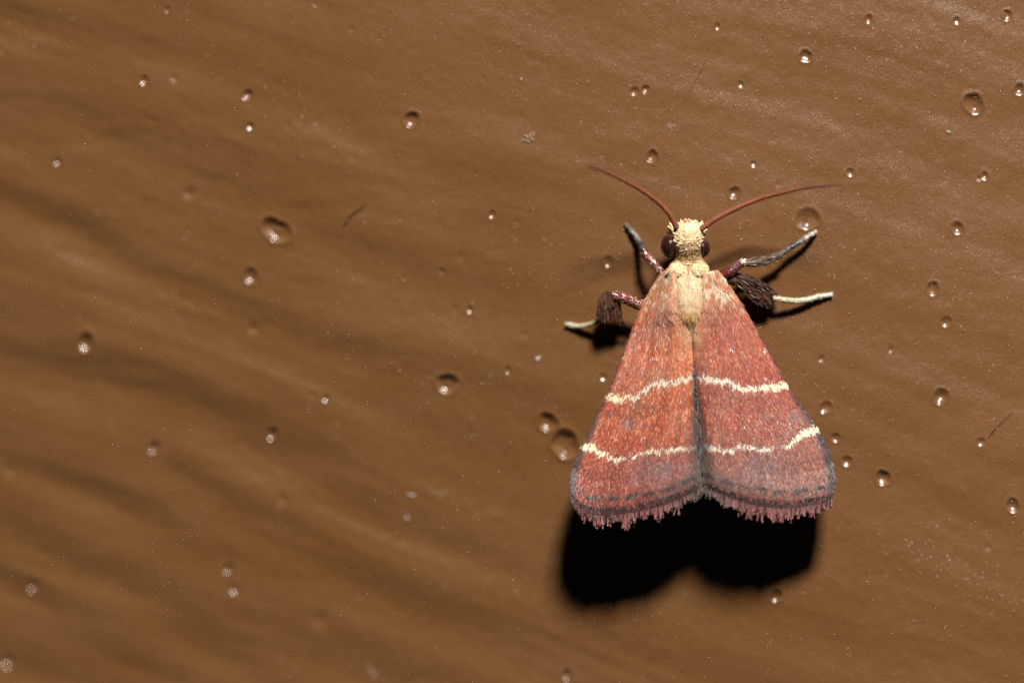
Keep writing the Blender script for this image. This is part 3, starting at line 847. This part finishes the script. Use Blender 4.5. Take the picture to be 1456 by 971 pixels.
def ball(name, c, r3, n=20, m=28, rot=0):
    V = [[0, 0, 1]]
    for i in range(1, n):
        a_ = math.pi * i / n
        for k in range(m):
            b_ = 2 * math.pi * k / m
            V.append([math.sin(a_) * math.cos(b_), math.sin(a_) * math.sin(b_), math.cos(a_)])
    V.append([0, 0, -1]); V = np.array(V) * np.array(r3)
    cs, sn = math.cos(rot), math.sin(rot)
    V = np.stack([V[:, 0] * cs - V[:, 1] * sn, V[:, 0] * sn + V[:, 1] * cs, V[:, 2]], -1) + c
    F3 = [[0, 1 + k, 1 + (k + 1) % m] for k in range(m)]; F4 = []
    for i in range(n - 2):
        for k in range(m):
            b0 = 1 + i * m; F4.append([b0 + k, b0 + m + k, b0 + m + (k + 1) % m, b0 + (k + 1) % m])
    b0 = 1 + (n - 2) * m
    F3 += [[b0 + k, len(V) - 1, b0 + (k + 1) % m] for k in range(m)]
    return mesh_np(name, V, [np.array(F4), np.array(F3)])
part('eye', ball('eye', P(952.5, 349.5, .70), (.265, .335, .36), rot=-.12), EYE)
part('eye', ball('eye', P(999, 352.5, .62), (.21, .265, .34), rot=.1), EYE)

# ---- antennae
def antenna(pts, seed):
    r = np.random.default_rng(seed)
    pts = np.array(pts, float)
    n = 230
    sp = smooth_path(np.c_[P(pts[:, 0], pts[:, 1], pts[:, 2]), pts[:, 3]], n)
    u = np.linspace(0, 1, n)
    seg = (u * 52) % 1
    rad = 1.2 * sp[:, 3] / 50 * (.94 + .12 * np.sin(np.pi * seg) ** .7)
    V, F, ring = tube(sp[:, :3], rad, 10)
    me = mesh_np('antenna', V, F)
    c = mix(np.tile(lin((146, 84, 58)), (n, 1)), np.tile(lin((108, 72, 52)), (n, 1)), np.clip((u - .45) / .5, 0, 1))
    c = c * (.86 + .24 * (seg > .35))[:, None] * (1 + .15 * vnoise(u * 60, u * 0, seed))[:, None]
    set_col(me, c[ring])
    o = part('antenna', me, ANT)
    # small lashes on every joint
    k = 520
    uu = r.random(k) * .97; idx = (uu * (n - 1)).astype(int)
    T = np.gradient(sp[:, :3], axis=0)[idx]; T /= np.linalg.norm(T, axis=1)[:, None]
    out = r.normal(0, 1, (k, 3)); out -= T * (out * T).sum(1)[:, None]; out /= np.linalg.norm(out, axis=1)[:, None]
    Vc, Fc, m = cards(sp[idx, :3] + out * rad[idx, None] * .7, T + out * .9, np.cross(T, out), .05, .011, 0.0, ((0, 1), (1, .15)))
    me = mesh_np('lashes', Vc, Fc, smooth=False); set_col(me, np.repeat(c[idx] * 1.2, m, 0))
    part('lashes', me, ANT, o, kind='stuff')
antenna([(962, 324, .95, 3.4), (957, 313, 1.02, 3.3), (950, 302, 1.1, 3.1), (936, 288, 1.22, 2.8), (911, 270, 1.55, 2.5), (885, 256, 1.9, 2.25), (860, 244, 2.25, 2.0), (835, 236, 2.6, 1.4)], 5)
antenna([(997, 326, .95, 3.4), (1008, 318, 1.0, 3.3), (1022, 309, 1.06, 3.1), (1050, 295, 1.15, 2.9), (1080, 283, 1.25, 2.6), (1110, 275, 1.5, 2.35), (1140, 268, 1.7, 2.1), (1170, 264, 1.9, 1.8), (1196, 263, 2.05, 1.1)], 6)
# mouth palps peeping out before the crown
for x0, y0, x1, y1 in ((975, 322, 974, 313), (979, 322, 979, 314)):
    sp = smooth_path(P(np.array([x0, (x0 + x1) / 2, x1]), np.array([y0, (y0 + y1) / 2 - 1, y1]), np.array([.85, .8, .72])), 14)
    V, F, ring = tube(sp, np.full(14, .055) * np.linspace(1, .7, 14), 8)
    me = mesh_np('palp', V, F); set_col(me, np.tile(lin((186, 122, 86)), (len(V), 1))); part('palp', me, ANT)

# ---- legs
def leg_tube(name, pts, colf, mat, parent=None, n=60, k=12, seed=0, flat=1.0, ring_mod=0.0, label=None):
    """pts: px, py, z, radius px"""
    pts = np.array(pts, float)
    sp = smooth_path(np.c_[P(pts[:, 0], pts[:, 1], pts[:, 2]), pts[:, 3]], n)
    u = np.linspace(0, 1, n)
    rad = sp[:, 3] / 50 * (1 + ring_mod * np.sin(u * 40))
    V, F, ring = tube(sp[:, :3], rad, k, flat)
    r = np.random.default_rng(seed)
    V = V + r.normal(0, .006, V.shape)
    me = mesh_np(name, V, F)
    set_col(me, np.clip(colf(u[ring], r), .003, .92))
    return part(name, me, mat, parent, label)

def along(stops):
    st = [(a_, lin(c)) for a_, c in stops]
    xs_ = np.array([a_ for a_, _ in st]); cs = np.array([c for _, c in st])
    def f(u, r):
        c = np.stack([np.interp(u, xs_, cs[:, k]) for k in range(3)], -1)
        return c * r.uniform(.65, 1.3, len(u))[:, None]
    return f

def leg_scales(parent, pts, n, colf, mat, seed, L=.11, W=.032, lift=.12, name='leg_scales'):
    """flat scales laid along a leg piece"""
    r = np.random.default_rng(seed)
    pts = np.array(pts, float)
    sp = smooth_path(np.c_[P(pts[:, 0], pts[:, 1], pts[:, 2]), pts[:, 3]], 80)
    idx = r.integers(0, 77, n)
    T = np.gradient(sp[:, :3], axis=0)[idx]; T /= np.linalg.norm(T, axis=1)[:, None]
    out = r.normal(0, 1, (n, 3)); out[:, 2] = np.abs(out[:, 2]); out -= T * (out * T).sum(1)[:, None]; out /= np.linalg.norm(out, axis=1)[:, None]
    B = sp[idx, :3] + out * (sp[idx, 3] / 50)[:, None] * .97
    Vc, Fc, m = cards(B, T + r.normal(0, .12, (n, 3)), out + r.normal(0, .15, (n, 3)), L * r.uniform(.6, 1.4, n), W * r.uniform(.7, 1.3, n), lift * r.uniform(.2, 1.6, n))
    me = mesh_np(name, Vc, Fc, smooth=False)
    set_col(me, np.repeat(np.clip(colf(idx / 79.0, r), .003, .92), m, 0))
    part(name, me, mat, parent, kind='stuff')

def tuft(parent, spine, n, Lpx, spread, colf, seed, dirpx, z_fan=.5, name='hair_tuft', wid=.022):
    """a brush of stiff hairs: spine px,py,z,half width px; hairs run along dirpx"""
    r = np.random.default_rng(seed)
    spine = np.array(spine, float)
    sp = smooth_path(spine, 60)
    u = r.random(n) ** .85; idx = (u * 59).astype(int)
    o_ = r.uniform(-1, 1, n); h_ = r.uniform(-1, 1, n)
    T = np.gradient(sp[:, :2], axis=0)[idx]; T /= np.linalg.norm(T, axis=1)[:, None]
    side = np.stack([-T[:, 1], T[:, 0]], -1)
    hw = sp[idx, 3]
    px = sp[idx, 0] + side[:, 0] * o_ * hw; py = sp[idx, 1] + side[:, 1] * o_ * hw
    zz = sp[idx, 2] + h_ * np.sqrt(1 - o_ ** 2) * hw / 50 * z_fan
    B = P(px, py, zz)
    d2 = np.array(dirpx, float)[None] * .6 + T * .6 + side * (o_ * spread)[:, None]
    d = np.stack([d2[:, 0], -d2[:, 1], h_ * .25], -1) + r.normal(0, .10, (n, 3))
    N = np.stack([r.normal(0, .6, n), r.normal(0, .6, n), np.ones(n)], -1)
    Vc, Fc, m = cards(B, d, N, Lpx / 50 * r.uniform(.55, 1.2, n), wid * r.uniform(.7, 1.4, n), 0.0, ((0, 1), (.6, .9), (.9, .6), (1, .2)), bend=.05)
    me = mesh_np(name, Vc, Fc, smooth=False)
    set_col(me, np.repeat(np.clip(colf(u, o_, h_, r), .003, .92), m, 0))
    return part(name, me, HAIR, parent, kind='stuff')

def wz(px, py, lift):
    return float(on_wall(np.array([px]), np.array([py]))[0, 2]) + lift

pinkleg = along([(0, (140, 60, 58)), (.5, (176, 92, 92)), (.8, (200, 128, 118)), (1, (150, 84, 80))])
def pinkscale(u, r):
    n = len(u)
    c = np.tile(lin((152, 92, 90)), (n, 1)) * r.uniform(.5, 1.5, n)[:, None]
    c = mix(c, np.tile(lin((250, 226, 196)), (n, 1)), (r.random(n) < .16) * .9)
    return mix(c, np.tile(lin((120, 170, 170)), (n, 1)), (r.random(n) < .07) * .6)

# left foreleg
q = [(946, 394, .52, 5), (934, 380, .46, 5.6), (926, 371, .38, 5.8), (917, 361, .26, 5.0)]
lg = leg_tube('leg', q, pinkleg, SHINY, seed=11, label='left foreleg with a shiny pink thigh and grey foot')
leg_scales(lg, q, 240, pinkscale, SHINY, 12)
q = [(918, 362, .26, 4.6), (914, 354, .16, 4.4), (908, 342, wz(908, 342, .26), 4.2), (900, 331, wz(900, 331, .15), 3.6), (890, 320, wz(890, 320, .05), 2.4)]
g1 = along([(0, (60, 44, 42)), (.25, (96, 82, 76)), (.6, (132, 122, 112)), (1, (70, 62, 60))])
ts = leg_tube('tarsus', q, g1, TARSUS, lg, seed=13)
leg_scales(lg, q, 200, along([(0, (52, 38, 36)), (.3, (112, 98, 90)), (.65, (168, 158, 146)), (1, (80, 72, 68))]), TARSUS, 14, .08, .024, name='tarsus_scales')
# left midleg
q = [(928, 440, .20, 6), (912, 434, .22, 7), (895, 427, .24, 7.4), (882, 422, .25, 7.4), (876, 421, .22, 5.6)]
lg = leg_tube('leg', q, pinkleg, SHINY, seed=21, label='left middle leg with a dark brown brush and cream foot')
leg_scales(lg, q, 380, pinkscale, SHINY, 22, .13)
q = [(877, 422, .20, 4), (871, 434, .10, 6), (864, 447, -.02, 6), (855, 456, -.12, 4)]
leg_tube('shin', q, along([(0, (52, 32, 26)), (1, (44, 28, 24))]), HAIR, lg, seed=23)
dk = lambda u, o_, h_, r: np.tile(lin((68, 42, 30)), (len(u), 1)) * (r.uniform(.4, 1.7, len(u)) * (1 + .5 * (h_ > .5)))[:, None]
tuft(lg, [(871, 416, .18, 9), (867, 427, .12, 15), (866, 440, .04, 16), (866, 450, -.04, 16)], 1500, 11, .25, dk, 24, (0, 1), .55, wid=.026)
q = [(852, 456, wz(852, 456, .48), 3.4), (840, 461, wz(840, 461, .30), 3.6), (826, 464, wz(826, 464, .16), 3.4), (814, 463, wz(814, 463, .09), 3.2), (805, 461, wz(805, 461, .06), 2.6)]
cr = along([(0, (170, 150, 116)), (.3, (206, 190, 156)), (.8, (216, 204, 172)), (1, (226, 220, 200))])
leg_tube('tarsus', q, cr, TARSUS, lg, seed=25)
leg_scales(lg, q, 200, cr, TARSUS, 26, .09, .026, name='tarsus_scales')
leg_tube('spur', [(880, 452, .0, 1.8), (886, 459, -.08, 1.8), (894, 466, -.2, 1.2)], along([(0, (50, 36, 30)), (1, (60, 44, 38))]), HAIR, lg, n=20, k=8, seed=27)
# right foreleg
q = [(1018, 398, .45, 6), (1029, 391, .45, 7), (1040, 385, .46, 6.4), (1050, 377, .47, 6), (1058, 373, .44, 5)]
lg = leg_tube('leg', q, along([(0, (112, 44, 40)), (.35, (126, 54, 48)), (.5, (150, 96, 96)), (.85, (156, 112, 112)), (1, (226, 196, 166))]), SHINY, seed=31, label='right foreleg reaching up with a red base and grey hairy shin')
leg_scales(lg, q, 320, lambda u, r: mix(mix(np.tile(lin((124, 48, 44)), (len(u), 1)), np.tile(lin((150, 104, 106)), (len(u), 1)), (u - .35) / .15), np.tile(lin((250, 228, 190)), (len(u), 1)), (u > .85) * .8) * r.uniform(.6, 1.4, len(u))[:, None], SHINY, 32, .10)
q = [(1059, 375, .42, 4), (1072, 374, .40, 5.6), (1087, 371, .36, 5.2), (1100, 366, .31, 4.2), (1112, 360, .27, 3.4)]
leg_tube('shin', q, along([(0, (96, 80, 66)), (.6, (112, 100, 88)), (1, (90, 82, 78))]), TARSUS, lg, seed=33)
gr = lambda u, o_, h_, r: mix(np.tile(lin((120, 104, 84)), (len(u), 1)) * r.uniform(.4, 1.6, len(u))[:, None], np.tile(lin((206, 182, 138)), (len(u), 1)), (r.random(len(u)) < .14) * .8)
tuft(lg, [(1062, 374, .44, 4), (1074, 374, .42, 6), (1088, 370, .37, 5), (1104, 364, .31, 3)], 460, 13, .12, gr, 34, (1, -.2), .7, 'shin_hairs', .016)
q = [(1110, 361, .28, 3.4), (1124, 352, .22, 3.6), (1138, 344, .17, 3.6), (1150, 336, .11, 3.4), (1160, 330, wz(1160, 330, .06), 2.8)]
bandc = lambda u, r: mix(np.tile(lin((112, 104, 104)), (len(u), 1)), np.tile(lin((236, 226, 206)), (len(u), 1)), np.clip((u - .30) * 2.2, 0, 1) * (.35 + .65 * (((u * 5.5) % 1) > .3)) * .95) * r.uniform(.75, 1.2, len(u))[:, None]
leg_tube('tarsus', q, bandc, TARSUS, lg, seed=35, ring_mod=.06)
leg_scales(lg, q, 220, bandc, SHINY, 36, .08, .026, name='tarsus_scales')
# right midleg
q = [(1028, 398, .30, 6), (1040, 398, .30, 7), (1060, 405, .26, 8), (1082, 414, .16, 7), (1102, 424, .05, 4)]
lg = leg_tube('leg', q, along([(0, (110, 40, 36)), (.2, (64, 48, 46)), (1, (48, 36, 34))]), HAIR, seed=41, label='right middle leg with a thick grey-brown brush and long cream foot')
def brush(u, o_, h_, r):
    n = len(u)
    c = np.tile(lin((78, 51, 38)), (n, 1)) * r.uniform(.4, 1.7, n)[:, None]
    return mix(c, np.tile(lin((134, 114, 100)), (n, 1)), ((h_ > .45) & (np.abs(o_) < .75) & (r.random(n) < .26) & (u < .7)) * .8)
tuft(lg, [(1036, 392, .34, 4), (1050, 398, .32, 10), (1066, 407, .25, 14), (1082, 417, .15, 13), (1092, 423, .09, 10)], 2000, 13, .12, brush, 42, (.75, .55), .6, wid=.036)
leg_tube('spur', [(1074, 424, .1, 2), (1072, 432, .02, 1.9), (1069, 440, -.06, 1.1)], along([(0, (50, 36, 30)), (1, (60, 44, 38))]), HAIR, lg, n=20, k=8, seed=43)
q = [(1100, 424, wz(1100, 424, .52), 3.6), (1112, 426, wz(1112, 426, .44), 3.9), (1128, 428, wz(1128, 428, .33), 3.9), (1145, 427, wz(1145, 427, .22), 3.7), (1165, 422, wz(1165, 422, .12), 3.6), (1183, 419, wz(1183, 419, .07), 3.0)]
cr2 = along([(0, (206, 192, 160)), (.4, (226, 216, 186)), (1, (226, 224, 210))])
leg_tube('tarsus', q, cr2, TARSUS, lg, seed=45)
leg_scales(lg, q, 260, cr2, TARSUS, 46, .09, .028, name='tarsus_scales')

# ---------------------------------------------------------------- grit in the paint film, dust and fibres
def grit_mesh(name, px, py, r_mm, seed, squash=.7):
    r = np.random.default_rng(seed)
    C = on_wall(px, py)
    n = len(px)
    na = 6
    th = np.arange(na) * 2 * np.pi / na
    V = np.zeros((n, 2 * na + 1, 3))
    j1 = r.uniform(.75, 1.25, (n, na))
    for k in range(na):
        for q, (rr, hh) in enumerate(((1.0, -.15), (.7, .6))):
            V[:, q * na + k, 0] = C[:, 0] + r_mm * rr * j1[:, k] * math.cos(th[k])
            V[:, q * na + k, 1] = C[:, 1] + r_mm * rr * j1[:, k] * math.sin(th[k])
            V[:, q * na + k, 2] = C[:, 2] + r_mm * hh * squash
    V[:, 2 * na] = C + np.stack([0 * r_mm, 0 * r_mm, r_mm * squash], -1)
    Q = []; Tt = []
    for k in range(na):
        k2 = (k + 1) % na
        Q.append([k, k2, na + k2, na + k]); Tt.append([na + k, na + k2, 2 * na])
    b = np.arange(n)[:, None, None] * (2 * na + 1)
    return mesh_np(name, V.reshape(-1, 3), [(b + np.array(Q)[None]).reshape(-1, 4), (b + np.array(Tt)[None]).reshape(-1, 3)])

def scatter(n, seed, dens):
    r = np.random.default_rng(seed)
    px = np.empty(0); py = np.empty(0)
    while len(px) < n:
        a_ = r.uniform(-30, 1486, 4000); b_ = r.uniform(-30, 1000, 4000)
        m = r.random(4000) < dens(a_, b_)
        px = np.r_[px, a_[m]]; py = np.r_[py, b_[m]]
    return px[:n], py[:n]
dens1 = lambda a, b: np.clip(.25 + .45 * (a > 480) * 1.0 + .7 * fbm(a * .008, b * .012, 401, 3), .04, 1)
px, py = scatter(5200, 501, dens1)
r = np.random.default_rng(502)
rm = .013 + .030 * r.random(len(px)) ** 2.5
obj('paint_grit', grit_mesh('paint_grit', px, py, rm, 503, .5), PAINT_GRIT, wall)['kind'] = 'stuff'
SPECK = flat_material('pale_dust', (206, 190, 172), .35, .8)
px, py = scatter(620, 511, lambda a, b: np.clip(.15 + .6 * fbm(a * .012, b * .016, 402, 3), .03, 1))
# denser trails seen on the wall
for cx, cy, sx, sy, n in ((1340, 800, 70, 16, 70), (1400, 835, 40, 14, 40), (1310, 780, 30, 10, 25), (1330, 95, 60, 30, 40), (1210, 60, 50, 30, 45), (1350, 430, 30, 30, 30), (1170, 355, 25, 20, 30), (880, 240, 60, 20, 30)):
    px = np.r_[px, r.normal(cx, sx, n)]; k = py.size; py = np.r_[py, r.normal(cy, sy, n) + (px[k:] - cx) * .35 * (sx > 35)]
rm = .008 + .017 * r.random(len(px)) ** 2.5
dust = obj('dust', grit_mesh('dust', px, py, rm, 513, 1.0), SPECK)
tag(dust, 'fine pale dust and glinting grains scattered over the brown paint', 'dust', kind='stuff')

def fibre(pts, rad, col, label):
    pts = np.array(pts, float)
    C = on_wall(pts[:, 0], pts[:, 1]); C[:, 2] += pts[:, 2]
    sp = smooth_path(C, 50)
    V, F, ring = tube(sp, np.linspace(rad, rad * .55, 50), 6)
    o = obj('fibre', mesh_np('fibre', V, F), flat_material('fibre', col, .5, .4))
    tag(o, label, 'fibre', 'stray fibres stuck to the wall')
fibre([(489, 322, .01), (495, 312, .02), (505, 302, .03), (514, 296, .02), (520, 290, .01)], .022, (72, 46, 26), 'short dark hair lying on the paint left of the antennae')
fibre([(970, 150, .01), (984, 124, .02), (996, 102, .03), (1007, 80, .01)], .007, (110, 68, 38), 'thin brown hair on the paint above the moth head')
fibre([(1406, 622, .02), (1414, 610, .06), (1428, 596, .08), (1441, 584, .03)], .011, (76, 48, 28), 'thin dark hair at the right edge beside the wing')
fibre([(1226, 594, .01), (1228, 580, .02), (1228, 572, .02), (1227, 562, .01)], .012, (158, 118, 84), 'pale thread upright on the paint right of the wing')

def smudge(spots, col, label):
    """a patch of rubbed-off powder: grains nobody could count"""
    spots = np.array(spots, float)
    me = grit_mesh('powder_smudge', spots[:, 0], spots[:, 1], spots[:, 2] / 50, 600 + len(spots), .55)
    tag(obj('powder_smudge', me, flat_material('powder_smudge', col, .45, .6)), label, 'smudge', kind='stuff')
def smear(cx, cy, ln, wd, ang, n, rmax, seed):
    r = np.random.default_rng(seed); a_ = math.radians(ang)
    u = r.normal(0, ln, n); v = r.normal(0, wd, n)
    return np.stack([cx + u * math.cos(a_) - v * math.sin(a_), cy + u * math.sin(a_) + v * math.cos(a_), r.uniform(.35, 1, n) * rmax], -1)
def crumb(px, py, ln, wd, hi, ang, col, label, seed, name='dust_crumb'):
    """one solid irregular crumb stuck to the paint (sizes in px)"""
    r = np.random.default_rng(seed)
    C = on_wall(np.array([px]), np.array([py]))[0]
    na, V = 14, []
    ph = r.uniform(0, 6.28, 4); a_ = math.radians(-ang)
    for rr, hh in ((1.0, -.2), (.85, .45), (.45, .95)):
        for k in range(na):
            t_ = 2 * math.pi * k / na
            w = 1 + .22 * math.sin(2 * t_ + ph[0]) + .2 * math.sin(3 * t_ + ph[1]) + .14 * math.sin(5 * t_ + ph[2])
            x, y = ln * rr * w * math.cos(t_) / 50, wd * rr * w * math.sin(t_) / 50
            V.append([x * math.cos(a_) - y * math.sin(a_), x * math.sin(a_) + y * math.cos(a_), hi / 50 * hh * (1 + .5 * r.random())])
    V.append([0, 0, hi / 50]); V = np.array(V) + C
    Q = [[q * na + k, q * na + (k + 1) % na, (q + 1) * na + (k + 1) % na, (q + 1) * na + k] for q in range(2) for k in range(na)]
    T3 = [[2 * na + k, 2 * na + (k + 1) % na, 3 * na] for k in range(na)]
    o = obj(name, mesh_np(name, V, [np.array(Q), np.array(T3)], smooth=False), flat_material(name, col, .4, .7))
    tag(o, label, 'crumb', 'pale crumbs stuck to the wall')
# a crumpled thread: one zigzag strand
zz = np.array([(742, 201), (747, 199), (751, 202), (750, 196), (746, 193), (752, 194), (757, 189), (760, 191), (755, 196), (759, 200)], float)
C = on_wall(zz[:, 0], zz[:, 1]); C[:, 2] += .02 + .03 * np.random.default_rng(5).random(len(zz))
sp = smooth_path(C, 90)
V, F, ring = tube(sp, .006 + .014 * np.abs(vnoise(np.arange(90) * .35, np.zeros(90), 77)), 6)
tag(obj('thread_scrap', mesh_np('thread_scrap', V, F), flat_material('thread_scrap', (196, 172, 142), .4, .7)), 'crumpled pale thread scrap on the paint, left of the antennae and high up', 'thread')
smudge(smear(956, 180, 5, 2.2, 25, 34, .8, 5), (176, 160, 146), 'pale scuff on the paint above the moth head')
smudge(smear(628, 702, 6, 3.5, 0, 40, .9, 9), (160, 136, 116), 'faint pale smudge low on the wall, left of the wing')
smudge(smear(530, 955, 8, 2.0, 60, 34, 1.3, 11), (168, 148, 128), 'pale slanting streak at the bottom edge of the wall')
crumb(1349, 188, 3.2, 1.6, 1.5, 15, (226, 216, 204), 'tiny white flake below the big crater near the top right', 6)
crumb(741, 113, 2.2, 2.0, 1.6, 0, (206, 190, 160), 'tiny pale crumb at the top centre of the wall', 7)
crumb(585, 704, 6, 2.4, 2, 5, (190, 170, 154), 'oblong pale flake low on the wall, left of the wing', 8)
crumb(765, 510, 5, 3.0, 2, -20, (188, 176, 180), 'whitish flake left of the wing, above the twin craters', 10)
crumb(447, 10, 4, 1.2, 1.2, 30, (206, 190, 166), 'short white sliver at the top edge of the wall', 12)
crumb(578, 737, 3.4, 3.0, 2, 0, (176, 156, 142), 'small round pale crumb just beneath the oblong flake', 13)
